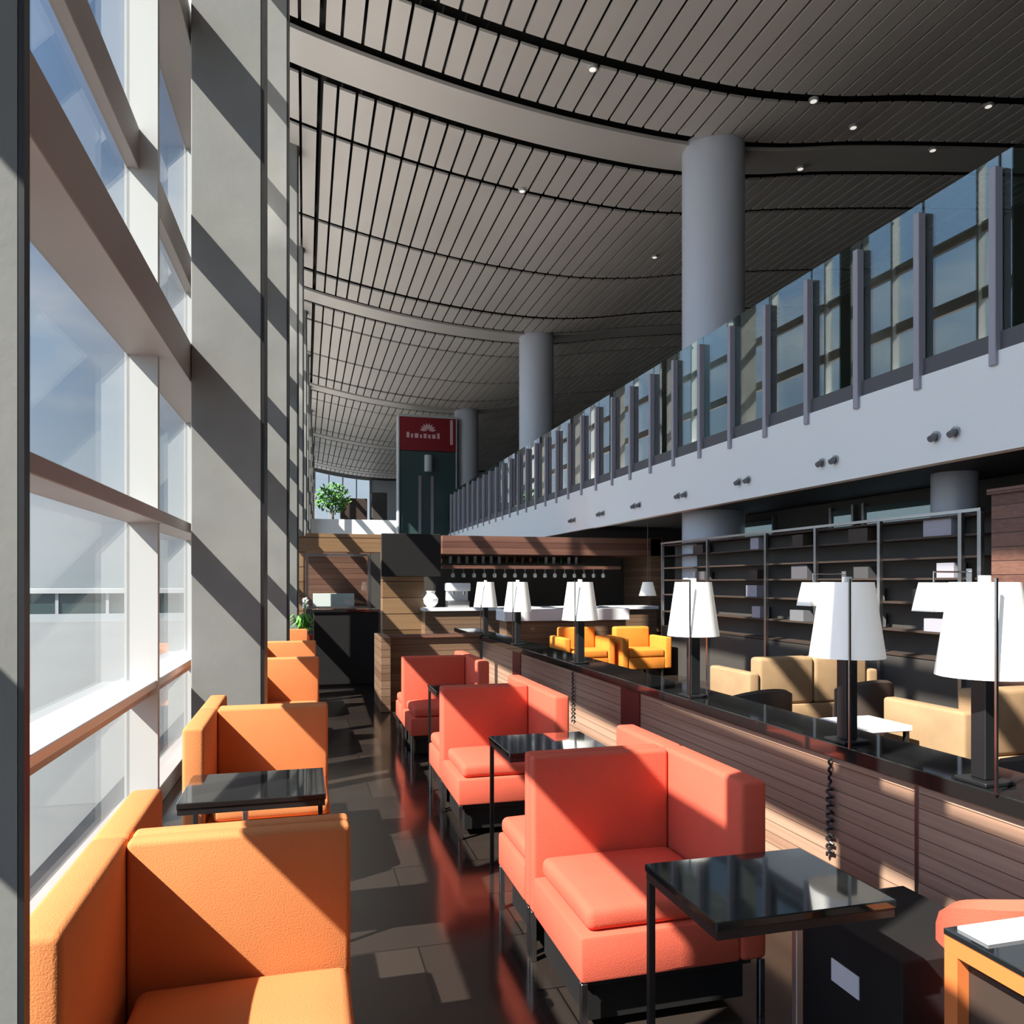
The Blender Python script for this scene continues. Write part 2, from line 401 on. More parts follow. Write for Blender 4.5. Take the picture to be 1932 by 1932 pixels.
# ------------------------------------------------------------------ lounge chairs
def make_chair(fab, arm, label, D=.54):
    """faces -Y, origin on the floor under the front of its back; arm: -1 or +1 side"""
    W, BT, ZT, AT = .29, .062, .815, .10
    t = thing('lounge_chair', label, 'armchair')
    q = MB(); q.box(-W, W, -D, -.002, .20, .35, bevel=.012); q.build('seat_base', fab, t)
    q = MB(); v = q.box(-W + .03, W - .006, -D + .022, -.006, .352, .428, bevel=.028, seg=4)
    bmesh.ops.subdivide_edges(q.bm, edges=[e_ for e_ in q.bm.edges if e_.calc_length() > .3], cuts=5, use_grid_fill=True)
    for k in q.bm.verts:
        if k.co.z > .41:
            u, w_ = k.co.x / W, (k.co.y + D / 2) / (D / 2); k.co.z += .016 * max(0, 1 - u * u) * max(0, 1 - w_ * w_)
    q.build('seat_cushion', fab, t)
    q = MB(); v = q.box(-W, W, 0, BT, .20, ZT, bevel=.016, seg=3)
    q.build('backrest', fab, t)
    q = MB(); x0, x1 = (W + .001, W + AT) if arm > 0 else (-W - AT, -W - .001)
    q.box(x0, x1, -D - .005, BT, .20, ZT, bevel=.018, seg=3); q.build('arm', fab, t)
    xa, xb = (-W, W + AT) if arm > 0 else (-W - AT, W)
    q = MB()
    q.box(xa + .03, xb - .03, -D + .05, BT - .03, .165, .199); q.build('under_frame', 'black_metal', t)
    q = MB()
    q.box(xa + .05, xb - .05, -D + .07, BT - .05, .04, .164); q.build('plinth', 'dark_plinth', t)
    for x, y in ((xa + .014, -D + .014), (xb - .014, -D + .014), (xa + .014, BT - .02), (xb - .014, BT - .02)):
        q = MB(); q.box(x - .011, x + .011, y - .011, y + .011, 0, .199, bevel=.002, seg=1); q.build('leg', 'chrome', t)
    return t
XL, XR = -.165, 1.15
protoL = protoLr = protoR = protoRr = None
left = [(2.215, 'nearest and largest orange chair by the window, bottom left, beside the window sill'),
        (4.41, 'orange chair behind the small black table by the window, in front of the grey pillar'),
        (7.2, 'orange chair just behind the nearest wide grey pillar, half hidden by it'),
        (9.2, 'orange chair second behind the wide grey pillar, corner in triangular shadow'),
        (11.6, 'last small orange chair by the window, below the flowering plant')]
GL, GR = 'orange chairs along the window', 'coral chairs along the wood parapet'
rear = {0: 'orange chair back to back with the nearest orange chair, its arm showing by the window',
        1: 'orange chair back to back with the one behind the black window table',
        2: 'orange chair back to back with the first one behind the grey pillar',
        3: 'orange chair back to back with the second one behind the grey pillar'}
for i, (yv, lab) in enumerate(left):
    sh = .0
    if protoL is None:
        protoL = make_chair('orange_fabric', -1, lab); protoL['group'] = GL; protoL.location = (XL, yv, 0)
        protoLr = make_chair('orange_fabric', 1, rear[0], .43); protoLr['group'] = GL
        protoLr.location = (XL, yv + .13, 0); protoLr.rotation_euler = (0, 0, math.pi)
    else:
        dup(protoL, (XL - (.08 if i == 4 else 0), yv, 0), 0, lab)
        if i in rear: dup(protoLr, (XL, yv + .13, 0), math.pi, rear[i])
right = [(2.874, 'nearest coral chair, large, behind the black glass table at the front right'),
         (4.92, 'middle coral chair with a small black table at its front right corner'),
         (7.0, 'farthest coral chair in front of the low wooden return wall')]
rrear = ['coral chair back to back with the nearest coral chair', 'coral chair back to back with the middle coral chair', 'coral chair back to back with the farthest coral chair']
for i, (yv, lab) in enumerate(right):
    if protoR is None:
        protoR = make_chair('coral_fabric', 1, lab); protoR['group'] = GR; protoR.location = (XR, yv, 0)
        protoRr = make_chair('coral_fabric', -1, rrear[0], .43); protoRr['group'] = GR
        protoRr.location = (XR, yv + .13, 0); protoRr.rotation_euler = (0, 0, math.pi)
    else:
        dup(protoR, (XR, yv, 0), 0, lab); dup(protoRr, (XR, yv + .13, 0), math.pi, rrear[i])

# ------------------------------------------------------------------ small black tables
def make_table(label, loc, wx, wy, h=.68):
    t = thing('side_table', label, 'table', loc, 0, 'black glass side tables between the chairs')
    q = MB(); q.box(0, wx, 0, wy, h - .022, h, bevel=.003, seg=1); q.build('table_top', 'black_glass', t)
    q = MB()
    for a in ((0.004, .024, .004, wy - .004), (wx - .024, wx - .004, .004, wy - .004)): q.box(a[0], a[1], a[2], a[3], h - .045, h - .0225)
    for a in ((.0245, wx - .0245, .004, .024), (.0245, wx - .0245, wy - .024, wy - .004)): q.box(a[0], a[1], a[2], a[3], h - .045, h - .0225)
    q.build('apron_frame', 'black_metal', t)
    for x, y in ((.014, wy - .014), (wx - .014, wy - .014), (wx * .45, .014)):
        q = MB(); q.box(x - .010, x + .010, y - .010, y + .010, 0, h - .0455, bevel=.002, seg=1); q.build('leg', 'black_metal' if y > .1 else 'steel', t)
    return t
t1 = make_table('black glass side table in front of the nearest coral chair', (.955, 1.655, 0), .52, .405)
make_table('small black side table between the middle and the nearest coral chairs', (.945, 3.55, 0), .515, .43)
make_table('black side table by the window between the two nearest orange chairs', (-.46, 3.06, 0), .54, .44)
make_table('narrow black side table in front of the farthest coral chair', (.95, 5.72, 0), .40, .40)

# ------------------------------------------------------------------ lamps on the ledge
def make_lamp(label, loc):
    t = thing('table_lamp', label, 'lamp', loc, 0, 'white shaded lamps on the black ledge')
    q = MB(); q.box(-.066, .066, -.066, .066, 0, .014, bevel=.003, seg=1); q.build('base', 'black_metal', t)
    q = MB(); q.box(-.030, .030, -.030, .030, .0145, .39, bevel=.003, seg=1); q.build('stem', 'black_metal', t)
    q = MB(); q.lathe([(.154, .365), (.108, .687)], n=40)
    bmesh.ops.delete(q.bm, geom=[f for f in q.bm.faces if len(f.verts) > 4 and f.calc_center_median().z < .5], context='FACES')
    q.build('lamp_shade', 'white_shade', t)
    q = MB(); q.tube((0, 0, .688), (0, 0, .71), .02, n=12); q.build('finial', 'white_frame', t)
    q = MB(); q.box(-.098, -.090, -.137, -.129, 0, .70); q.build('side_rod', 'chrome', t)
    return t
lampd = [2.64, 3.31, 4.62, 6.52, 8.43, 9.93]
llab = ['white shaded lamp nearest on the black ledge, at the right edge', 'white shaded lamp with a grey shadow across its shade, second on the ledge',
        'white shaded lamp third on the black ledge, before the dark frames', 'white shaded lamp fourth on the ledge, left of the amber armchairs',
        'white shaded lamp fifth along the black ledge, before the bar', 'white shaded lamp farthest along the black ledge, before the bar']
lp = None
for d, lab in zip(lampd, llab):
    x = XW + .055; loc = (x, (d - x * SN) / CS, ZW + .0005)
    if lp is None: lp = make_lamp(lab, loc)
    else: dup(lp, loc, 0, lab)
# cables hanging from two of the lamps down the parapet
for d, lab in ((3.31, 'dark coiled lamp cable hanging down the wood parapet under the second lamp'), (6.48, 'dark lamp cable hanging down the wood parapet under the fourth lamp')):
    yv = (d - XW * SN) / CS
    q = MB(); pts = []
    for i in range(61):
        t = i / 60; pts.append((XW - .020 + .006 * math.cos(i * 1.3), yv + .022 * math.sin(i * 1.3) * (1 if i > 16 else .1), ZW - .07 - t * .42))
    q.path(pts, .006, 6); tag(q.build('lamp_cable', 'black_metal'), lab, 'cable')
# ------------------------------------------------------------------ front right corner: coral tub chair, orange framed table, dark box with a notice
t = thing('tub_chair', 'low rounded coral chair behind the orange framed table, bottom right corner', 'chair', (1.985, 1.80, 0))
def arc_wall(r0, r1, a0, a1, z0, ztop, n=28):
    q = MB(); rings = []
    for i in range(n + 1):
        f = i / n; a = a0 + (a1 - a0) * f; zt = ztop(f)
        rings.append([q.bm.verts.new((r * math.cos(a), r * math.sin(a), z)) for r, z in ((r0, z0), (r1, z0), (r1, zt - .02), ((r0 + r1) / 2, zt), (r0, zt - .02))])
    for A, B in zip(rings[:-1], rings[1:]):
        for j in range(5): q.bm.faces.new((A[j], A[(j + 1) % 5], B[(j + 1) % 5], B[j]))
    q.bm.faces.new(rings[0]); q.bm.faces.new(rings[-1][::-1]); return q
arc_wall(.121, .185, R(150), R(390), .16, lambda f: .50 + .135 * math.sin(math.pi * min(1, max(0, f))) ** .5).build('backrest', 'coral_fabric', t)
q = MB(); q.lathe([(.105, .16), (.118, .18), (.118, .35), (.105, .38), (.05, .39)], n=28); q.build('seat_cushion', 'coral_fabric', t)
for a in (45, 135, 225, 315):
    q = MB(); q.tube((.10 * math.cos(R(a)), .10 * math.sin(R(a)), 0), (.10 * math.cos(R(a)), .10 * math.sin(R(a)), .159), .012); q.build('leg', 'black_metal', t)
t = thing('framed_table', 'low table with thick orange frame sides and black glass top, bottom right', 'table', (1.55, 1.17, 0))
for nm, x0 in (('side_frame', 0), ('side_frame', .36)):
    q = MB(); q.box(x0, x0 + .035, 0, .41, .575, .615); q.box(x0, x0 + .035, .37, .41, 0, .5745); q.box(x0, x0 + .035, 0, .04, 0, .5745); q.build(nm, 'orange_wood', t)
q = MB(); q.box(.036, .359, .01, .40, .02, .55); q.build('cabinet_body', 'brown_chair', t)
q = MB(); q.box(-.002, .40, -.002, .412, .616, .632, bevel=.002, seg=1); q.build('table_top', 'black_glass', t)
q = MB(); q.box(1.575, 1.94, 1.475, 1.565, .6325, .640); tag(q.build('placemat', 'paper'), 'white strip of paper along the far edge of the orange framed table', 'placemat')
t = thing('floor_box', 'low dark floor box with a white notice on its side, under the black glass table', 'box', (1.62, 1.80, 0))
q = MB(); q.box(0, .42, 0, .46, 0, .43, bevel=.005, seg=1); q.build('body', 'dark_plinth', t)
q = MB(); q.box(-.004, -.0005, .17, .295, .235, .305); o = q.build('notice', 'paper', t); o['label'] = 'white notice plate'

# ------------------------------------------------------------------ lounge behind the parapet: beige sofas, amber chairs
def make_sofa(label, loc, n, rz=0, fab='beige_fabric', grp=None, nm='lounge_sofa', cat='sofa'):
    t = thing(nm, label, cat, loc, rz, grp); wd = .62; W = n * wd
    q = MB(); q.box(0, W, 0, .75, .12, .30, bevel=.015); q.build('base', fab, t)
    for i in range(n):
        q = MB(); q.box(i * wd + .004, (i + 1) * wd - .004, .0, .55, .302, .43, bevel=.03, seg=3); q.build('seat_cushion', fab, t)
        q = MB(); q.box(i * wd + .004, (i + 1) * wd - .004, .56, .74, .302, .76, bevel=.035, seg=3); q.build('back_cushion', fab, t)
    for x in (-.12, W + .002):
        q = MB(); q.box(x, x + .118, -.005, .75, .12, .62, bevel=.025, seg=3); q.build('arm', fab, t)
    for x, y in ((.03, .04), (W - .03, .04), (.03, .7), (W - .03, .7)):
        q = MB(); q.tube((x, y, 0), (x, y, .119), .02); q.build('leg', 'black_metal', t)
    return t
GS = 'beige lounge sofas beyond the ledge'
make_sofa('beige sofa beyond the ledge between the second and the nearest lamp', (5.64, 4.95, 0), 2, math.pi, grp=GS)
make_sofa('beige sofa beyond the ledge behind the second lamp, left of the other', (5.49, 7.30, 0), 2, math.pi, grp=GS)
for x, y, lab in ((3.75, 3.25, 'dark low chair in front of the nearer beige sofa, left one'), (4.75, 3.15, 'dark low chair in front of the nearer beige sofa, right one'),
                  (3.55, 5.55, 'dark low chair in front of the farther beige sofa, left one'), (4.75, 5.8, 'dark low chair in front of the farther beige sofa, right one')):
    t = thing('low_chair', lab, 'chair', (x, y, 0), 0, 'dark low chairs before the beige sofas')
    arc_wall(.22, .29, R(190), R(350), .15, lambda f: .58 + .08 * math.sin(math.pi * f)).build('backrest', 'brown_chair', t)
    q = MB(); q.lathe([(.17, .2), (.21, .22), (.21, .38), (.18, .42)], n=24); q.build('seat', 'brown_chair', t)
    q = MB(); q.lathe([(.14, 0), (.14, .02), (.025, .03), (.025, .199)], n=16); q.build('pedestal', 'black_metal', t)
t = thing('coffee_table', 'small white square table between the two beige sofas', 'table', (3.95, 4.75, 0))
q = MB(); q.box(-.22, .22, -.22, .22, .44, .48, bevel=.004, seg=1); q.build('table_top', 'white_stone', t)
for x in (-.19, .19):
    for y in (-.19, .19):
        q = MB(); q.box(x - .015, x + .015, y - .015, y + .015, 0, .4395); q.build('leg', 'black_metal', t)
GA = 'amber armchairs before the bar'
make_sofa('amber sunlit armchair on the left before the bar', (4.0, 11.3, 0), 1, 0, 'amber_fabric', GA, 'amber_armchair', 'armchair')
make_sofa('amber sunlit armchair on the right before the bar, next to the dark frames', (4.93, 11.2, 0), 1, 0, 'amber_fabric', GA, 'amber_armchair', 'armchair')

# ------------------------------------------------------------------ dark framed glass partition at the right
XP, ZPT = 5.8, 2.13
pY = [5.51, 5.72, 6.75, 7.79, 8.8, 10.3, 11.8]
root = thing('shelf_partition', 'dark metal framed partition with rails along the far right of the lounge', 'partition', (XP, 0, 0))
for yv in pY:
    q = MB(); q.box(-.02, .02, yv - .02, yv + .02, 0, ZPT); q.build('post', 'steel', root)
q = MB(); q.box(-.025, .025, pY[0] - .02, pY[-1] + .02, ZPT + .0005, ZPT + .03); q.build('top_rail', 'chrome', root)
for z in (.75, 1.0, 1.28, 1.52, 1.72, 1.92, 2.1):
    q = MB(); q.box(.022, .22, pY[0], pY[-1], z, z + .02); q.build('shelf', 'brown_chair', root)
q = MB(); q.box(.02, .26, pY[0] - .02, pY[-1] + .02, 0, .74); q.build('cabinet_base', 'dark_wall', root)
q = MB(); q.box(.23, .26, pY[0], pY[-1], .741, ZPT); q.build('back_panel', 'dark_wall', root)
books = 0
rb = random.Random(7)
for a in range(1, 6):
    for z in (1.02, 1.30, 1.54, 1.94):
        if rb.random() < .62:
            yv = pY[a] + .12 + rb.random() * .2; wv = .18 + rb.random() * .25; h = .12 + rb.random() * .05
            q = MB(); q.box(XP + .05, XP + .19, yv, min(yv + wv, pY[a + 1] - .05), z + .0005, z + h)
            lab = 'box on %s partition shelf, %s bay from the wood screen' % ({1.94: 'second highest', 1.54: 'middle', 1.30: 'third lowest', 1.02: 'second lowest'}[z], ordn[a - 1])
            tag(q.build('storage_box', rb.choice(['soffit', 'spot_grey', 'brown_chair', 'dark_strip', 'post_metal'])), lab, 'box', 'boxes on the partition shelves')
# wood screen at the right edge, nearer than the partition
q = MB(); q.box(XP, XP + .06, 2.8, 5.40, 0, 2.26); struct(q.build('wall_wood_screen', 'header_wood'))
q = MB(); q.box(XP - .03, XP + .2, 2.8, 5.42, 2.261, 2.31); struct(q.build('trim_wood_screen_cap', 'header_wood'))
# swing arm lamps on the partition
def wall_lamp(yv, lab, arm=.40):
    t = thing('swing_arm_lamp', lab, 'lamp', (XP - .021, yv, 1.5), 0, 'white lamps on the partition')
    q = MB(); q.box(-.015, -.0005, -.03, .03, -.35, .12); q.build('back_plate', 'chrome', t)
    q = MB(); q.tube((-.016, 0, .09), (-arm, 0, .09), .008); q.tube((-arm, 0, .09), (-arm, 0, .0), .008); q.build('arm', 'chrome', t)
    q = MB(); c = -arm; b, u = .125, .085
    q.hexa([(c - b, -b, -.26), (c + b, -b, -.26), (c + b, b, -.26), (c - b, b, -.26), (c - u, -u, -.005), (c + u, -u, -.005), (c + u, u, -.005), (c - u, u, -.005)])
    q.build('lamp_shade', 'white_shade', t)
wall_lamp(5.60, 'white swing arm lamp on the partition between the two nearest ledge lamps')
wall_lamp(7.27, 'white swing arm lamp on the partition partly hidden behind the second ledge lamp')
# shop windows under the balcony
XS = 7.2
for y0, y1, lab in ((10.7, 11.9, 'lit shop window under the balcony, farthest of the three'), (8.86, 9.36, 'narrow lit shop window under the balcony, middle one'), (7.3, 8.7, 'wide lit shop window under the balcony, nearest of the three')):
    t = thing('shop_window', lab, 'shop window', (XS, y0, 0), 0, 'shop windows under the balcony')
    q = MB(); q.box(.02, .05, .04, y1 - y0 - .04, 1.0, 2.5); q.build('pane', 'far_glass', t)
    q = MB(); q.box(.0, .018, .08, y1 - y0 - .08, 1.95, 2.42); q.build('light_box', 'shop_glow', t)
    q = MB(); q.box(-.02, .05, 0, .039, 0, 2.55); q.box(-.02, .05, y1 - y0 - .039, y1 - y0, 0, 2.55); q.build('frame', 'steel', t)
sbox('wall_shops', 'dark_wall', XS + .055, XS + .2, 2.5, 13, 0, ZB0 + .04)

# ------------------------------------------------------------------ bar across the end of the lounge
YB = 14.6
def bx(px0, px1, py0, py1, Y0, Y1):
    x0, z1 = at(px0, py0, Y0); x1, z0 = at(px1, py1, Y0)
    return (x0, x1, Y0, Y1, max(z0, 0), z1)
def wbox(name, m, b, bevel=0):
    q = MB(); q.box(*b, bevel=bevel, seg=1); return struct(q.build(name, m))
xl, zt = at(835, 1010, YB); xr, _ = at(1248, 1010, YB)
wbox('wall_bar_back', 'dark_wall', (xl - .45, xr, YB + 1.5, YB + 1.6, 0, zt))
wbox('trim_bar_header', 'header_wood', (xl, xr, YB, YB + 1.48, zt - .36, zt))
wbox('trim_bar_rail', 'header_wood', (xl, xr - .9, YB + .02, YB + .5, 1.76, 1.82))
wbox('wall_bar_pier', 'kiosk_wood', bx(722, 800, 1030, 1400, YB - .319, YB + .1))
wbox('wall_bar_end', 'cross_wood', bx(1228, 1250, 1015, 1500, YB, YB + 1.4))
x0, z1 = at(720, 1006, YB - .6); x1, z0 = at(832, 1088, YB - .6)
t = thing('black_screen', 'large black hanging screen over the wooden pier beside the bar', 'screen', (x0, YB - .6, z0))
q = MB(); q.box(0, x1 - x0, 0, .10, 0, z1 - z0, bevel=.01, seg=1); q.build('panel', 'dark_plinth', t)
q = MB(); q.box(.05, x1 - x0 - .05, .101, .28, .1, z1 - z0 - .1); q.build('bracket', 'dark_plinth', t)
x0, _ = at(800, 1155, YB - .8); x1, _ = at(1000, 1155, YB - .8)
t = thing('bar_counter', 'long bar counter with a bright white top beside the wooden pier', 'counter', (x0, YB - .8, 0))
q = MB(); q.box(0, 4.6, -.05, .55, .97, 1.03, bevel=.004, seg=1); q.build('counter_top', 'white_stone', t)
q = MB(); q.box(.02, 4.58, 0, .5, .1, .969); q.build('front_panel', 'cross_wood', t)
q = MB(); q.box(.04, 4.5, .03, .48, 0, .099); q.build('kick_plate', 'black_metal', t)
x0, _ = at(952, 1150, 12.4); x1, _ = at(1188, 1150, 12.4)
t = thing('buffet_counter', 'white buffet counter with thick white front in front of the bar', 'counter', (x0, 12.4, 0))
q = MB(); q.box(0, x1 - x0, 0, .6, .84, 1.04, bevel=.006, seg=1); q.build('counter_top', 'white_stone', t)
q = MB(); q.box(.05, x1 - x0 - .05, .05, .55, .08, .839); q.build('body', 'cross_wood', t)
q = MB(); q.box(.1, x1 - x0 - .1, .08, .5, 0, .079); q.build('kick_plate', 'black_metal', t)
# bottles on the header shelf, glasses hanging under it
wbox('trim_bar_shelf', 'dark_wall', (xl + .05, xr - 1.2, YB + .9, YB + 1.3, 1.84, 1.88))
nb = 18
for i in range(nb):
    x = xl + .18 + i * (xr - 1.5 - xl) / nb; h = .20 + .06 * rb.random()
    t = thing('bottle', 'small bottle on the shelf above the bar', 'bottle', (x, YB + 1.05, 1.881), 0, 'bottles on the bar shelf')
    q = MB(); q.lathe([(.034, 0), (.036, .01), (.036, h * .6), (.014, h * .75), (.014, h)], n=12); q.build('body', rb.choice(['bottle_green', 'bottle_amber', 'bar_glass', 'bar_glass']), t)
    q = MB(); q.lathe([(.016, h + .0005), (.016, h + .025)], n=10); q.build('cap', 'sign_pale', t)
for i in range(16):
    x = xl + .25 + i * .21
    t = thing('wine_glass', 'wine glass hanging upside down under the bar rail', 'glass', (x, YB + .25, 1.759), 0, 'glasses hanging under the bar rail')
    q = MB(); q.lathe([(.035, -.004), (.035, 0.0)], n=14); q.build('foot', 'bar_glass', t)
    q = MB(); q.lathe([(.004, -.0745), (.004, -.0045)], n=8); q.build('stem', 'bar_glass', t)
    q = MB(); q.lathe([(.032, -.17), (.042, -.13), (.03, -.09), (.006, -.075)], n=14); q.build('bowl', 'bar_glass', t)
# pendant lamp at the bar's right end
x, _ = at(1222, 1100, 13.9)
t = thing('pendant_lamp', 'small white pendant lamp hanging at the right end of the bar', 'lamp', (x, 13.9, 1.5))
q = MB(); q.tube((0, 0, 0), (0, 0, 1.13), .005, n=6); q.build('cord', 'steel', t)
q = MB(); q.lathe([(.17, -.27), (.10, -.001)], n=24); q.build('lamp_shade', 'white_shade', t)
# white items on the counter
for px_, hh, nm, lab, cat in ((812, .28, 'white_vase', 'round white vase at the left end of the white bar counter', 'vase'), (862, .42, 'coffee_machine', 'pale coffee machine on the white bar counter', 'coffee machine')):
    x, _ = at(px_, 1150, YB - .5)
    t = thing(nm, lab, cat, (x, YB - .55, 1.031))
    if cat == 'vase':
        q = MB(); q.lathe([(.06, 0), (.13, .08), (.14, .16), (.07, .26), (.08, .29)], n=24); q.build('body', 'white_stone', t)
        q = MB(); q.lathe([(.084, .2905), (.084, .305)], n=24); q.build('rim', 'white_stone', t)
    else:
        q = MB(); q.box(-.2, .2, -.15, .15, 0, .12, bevel=.01); q.build('base', 'steel', t)
        q = MB(); q.box(-.2, .2, 0, .15, .1205, .30, bevel=.01); q.build('body', 'white_stone', t)
        q = MB(); q.box(-.22, .22, -.16, .16, .3005, .45, bevel=.02); q.build('head', 'white_stone', t)
        for s in (-.1, .1):
            q = MB(); q.tube((s, -.1, .3), (s, -.1, .24), .025); q.build('spout', 'chrome', t)

# ------------------------------------------------------------------ end of the aisle: wooden kiosk, black counter, plant
YK = 16.2
xk0, zk = at(545, 1008, YK); xk1, _ = at(722, 1008, YK)
wbox('wall_kiosk_left', 'kiosk_wood', bx(543, 576, 1010, 1500, YK, YK + .12))
wbox('wall_kiosk_header', 'kiosk_wood', bx(576, 724, 1006, 1042, YK, YK + .5))
wbox('wall_kiosk_right', 'dark_wall', bx(700, 724, 1043, 1500, YK, YK + .12))
wbox('wall_kiosk_back', 'header_wood', (xk0, xk1 + .1, YK + 1.3, YK + 1.4, 0, zk - .1))
b = bx(577, 699, 1044, 1148, YK, YK + .05)
t = thing('display_window', 'framed glass display window in the wooden kiosk at the end of the aisle', 'window', (b[0], YK, b[4]))
wd, hh = b[1] - b[0], b[5] - b[4]
q = MB(); q.box(0, .05, 0, .06, 0, hh); q.box(wd - .05, wd, 0, .06, 0, hh); q.box(.051, wd - .051, 0, .06, 0, .05); q.box(.051, wd - .051, 0, .06, hh - .05, hh); q.build('frame', 'steel', t)
q = MB(); q.box(.051, wd - .051, .02, .035, .051, hh - .051); q.build('pane', 'clear_glass', t, smooth=False)
wbox('wall_kiosk_sill', 'dark_wall', (b[0], b[1], YK, YK + .5, 0, b[4] - .002))
q = MB(); q.box(b[0] + .15, b[0] + 1.0, YK + .55, YK + 1.1, 0, 1.25); tag(q.build('display_case', 'white_stone'), 'white display case seen behind the kiosk window', 'display case')
x0, _ = at(592, 1150, 10.9); x1, _ = at(714, 1150, 10.9)
t = thing('reception_counter', 'tall black counter closing the end of the dark aisle', 'counter', (x0, 10.9, 0))
q = MB(); q.box(0, x1 - x0, 0, .55, .08, 1.08, bevel=.006, seg=1); q.build('body', 'dark_plinth', t)
q = MB(); q.box(-.02, x1 - x0 + .02, -.02, .57, 1.0805, 1.115); q.build('counter_top', 'black_glass', t)
q = MB(); q.box(.03, x1 - x0 - .03, .03, .5, 0, .079); q.build('kick_plate', 'black_metal', t)
t = thing('potted_flower', 'potted plant with white blossoms behind the last orange chair', 'plant', (-.03, 12.75, 0))
q = MB(); q.lathe([(.12, 0), (.16, .06), (.18, .62), (.16, .66)], n=24); q.build('planter', 'coral_fabric', t)
q = MB(); rp_ = random.Random(3)
for i in range(40):
    a = rp_.random() * 6.28; l_ = .2 + .18 * rp_.random(); up = .08 + .26 * rp_.random(); w_ = .028
    d = Vector((math.cos(a), math.sin(a), 0)); n_ = Vector((-d.y, d.x, 0)); b0 = Vector((0, 0, .66))
    p = [b0, b0 + d * l_ * .5 + Vector((0, 0, up)), b0 + d * l_ + Vector((0, 0, up * .6))]
    q.quad(p[0] - n_ * .008, p[0] + n_ * .008, p[1] + n_ * w_, p[1] - n_ * w_); q.quad(p[1] - n_ * w_, p[1] + n_ * w_, p[2] + n_ * .004, p[2] - n_ * .004)
q.build('leaves', 'leaf', t)
for i in range(3):
    a = 2.1 * i; top = Vector((.12 * math.cos(a) + .1, .08 * math.sin(a), 1.02 + .09 * i))
    q = MB(); q.path([(0, 0, .66), (top.x * .4, top.y * .4, .9), tuple(top)], .006, 6); st = q.build('flower_stem', 'leaf', t)
    q = MB()
    for k in range(5):
        c = top + Vector((.03 * math.cos(k * 1.256), .02, .03 * math.sin(k * 1.256))); r = bmesh.ops.create_icosphere(q.bm, subdivisions=1, radius=.028)
        for v in r['verts']: v.co = v.co + c
    q.build('blossom', 'petal', st)

# ------------------------------------------------------------------ far cross deck with sign tower and tree
YD = 31.6
x1d, _ = at(752, 990, YD)
q = MB(); q.box(-.4, XB - .05, YD, YD + .25, 2.3, 4.02); struct(q.build('far_parapet', 'white_paint'))
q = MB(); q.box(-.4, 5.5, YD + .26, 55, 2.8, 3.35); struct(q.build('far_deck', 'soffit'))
x0, zt_ = at(750, 783, 30.8); x1, zb_ = at(860, 1004, 30.8)
t = thing('sign_tower', 'tall glass lift tower topped by a red sign with pale lettering', 'lift tower', (x0, 30.8 - .2, 0))
W_ = x1 - x0; zs = at(750, 850, 30.8)[1]
q = MB(); q.box(.05, W_ - .05, 0, .6, 0, zs - .02); q.build('shaft', 'far_glass', t)
for x in (0, W_ - .045):
    q = MB(); q.box(x, x + .045, -.05, .62, 0, zt_); q.build('frame_post', 'far_wall', t)
for x in (W_ * .34, W_ * .55):
    q = MB(); q.box(x, x + .12, -.03, -.001, 0, zs - 1.0); q.build('glazing_bar', 'steel', t)
q = MB(); q.lathe([(.16, zs - .85), (.16, zs - .2)], (W_ * .5, -.18, 0), 16); q.build('lantern', 'far_wall', t)
q = MB(); q.box(.046, W_ - .046, -.04, .6, zs, zt_ - .09); sg = q.build('sign_board', 'sign_red', t)
q = MB(); q.box(.046, W_ - .046, -.05, .62, zt_ - .089, zt_); q.build('top_frame', 'far_wall', t)
q = MB(); cx, cz = W_ * .5, zs + (zt_ - zs) * .55
for k in range(8):                           # fan emblem
    a = R(12 + k * 22.3); u = Vector((math.cos(a), 0, math.sin(a))); v = Vector((-u.z, 0, u.x))
    c = Vector((cx, -.046, cz))
    q.prism([((c + u * .05).x, (c + u * .05).z), ((c + u * .22 + v * .05).x, (c + u * .22 + v * .05).z), ((c + u * .34).x, (c + u * .34).z), ((c + u * .22 - v * .05).x, (c + u * .22 - v * .05).z)], 1, -.05, -.0405)
q.build('emblem', 'sign_pale', sg)
q = MB(); xx = W_ * .14
for k in range(8):                           # illegible pale wordmark, as soft blocks
    wv = (.11, .08, .15, .08, .12, .09, .14, .10)[k]; hv = (.22, .16, .18, .14, .18, .15, .16, .22)[k]
    q.box(xx, xx + wv, -.05, -.0405, cz - .28, cz - .28 + hv); xx += wv + .065
q.box(W_ * .88, W_ * .93, -.05, -.0405, cz - .5, cz + .5)
q.build('wordmark', 'sign_pale', sg)
x, _ = at(628, 950, 34)
t = thing('potted_tree', 'leafy green tree on the far deck left of the red sign', 'tree', (x, 34, 3.351))
q = MB(); q.lathe([(.3, 0), (.35, .5)], n=20); q.build('planter', 'white_paint', t)
q = MB(); q.tube((0, 0, .5), (0, 0, 1.2), .06, .04); q.build('trunk', 'bark', t)
q = MB()
for i in range(420):
    u = Vector((rp_.gauss(0, 1), rp_.gauss(0, 1), rp_.gauss(0, 1))).normalized() * (.75 * rp_.random() ** .33)
    c = Vector((0, 0, 1.75)) + Vector((u.x, u.y, u.z * .9)); a = Vector((rp_.gauss(0, 1), rp_.gauss(0, 1), rp_.gauss(0, 1))).normalized(); b_ = a.orthogonal().normalized()
    q.quad(c - a * .11, c - b_ * .05, c + a * .11, c + b_ * .05)
q.build('foliage', 'leaf', t, smooth=False)
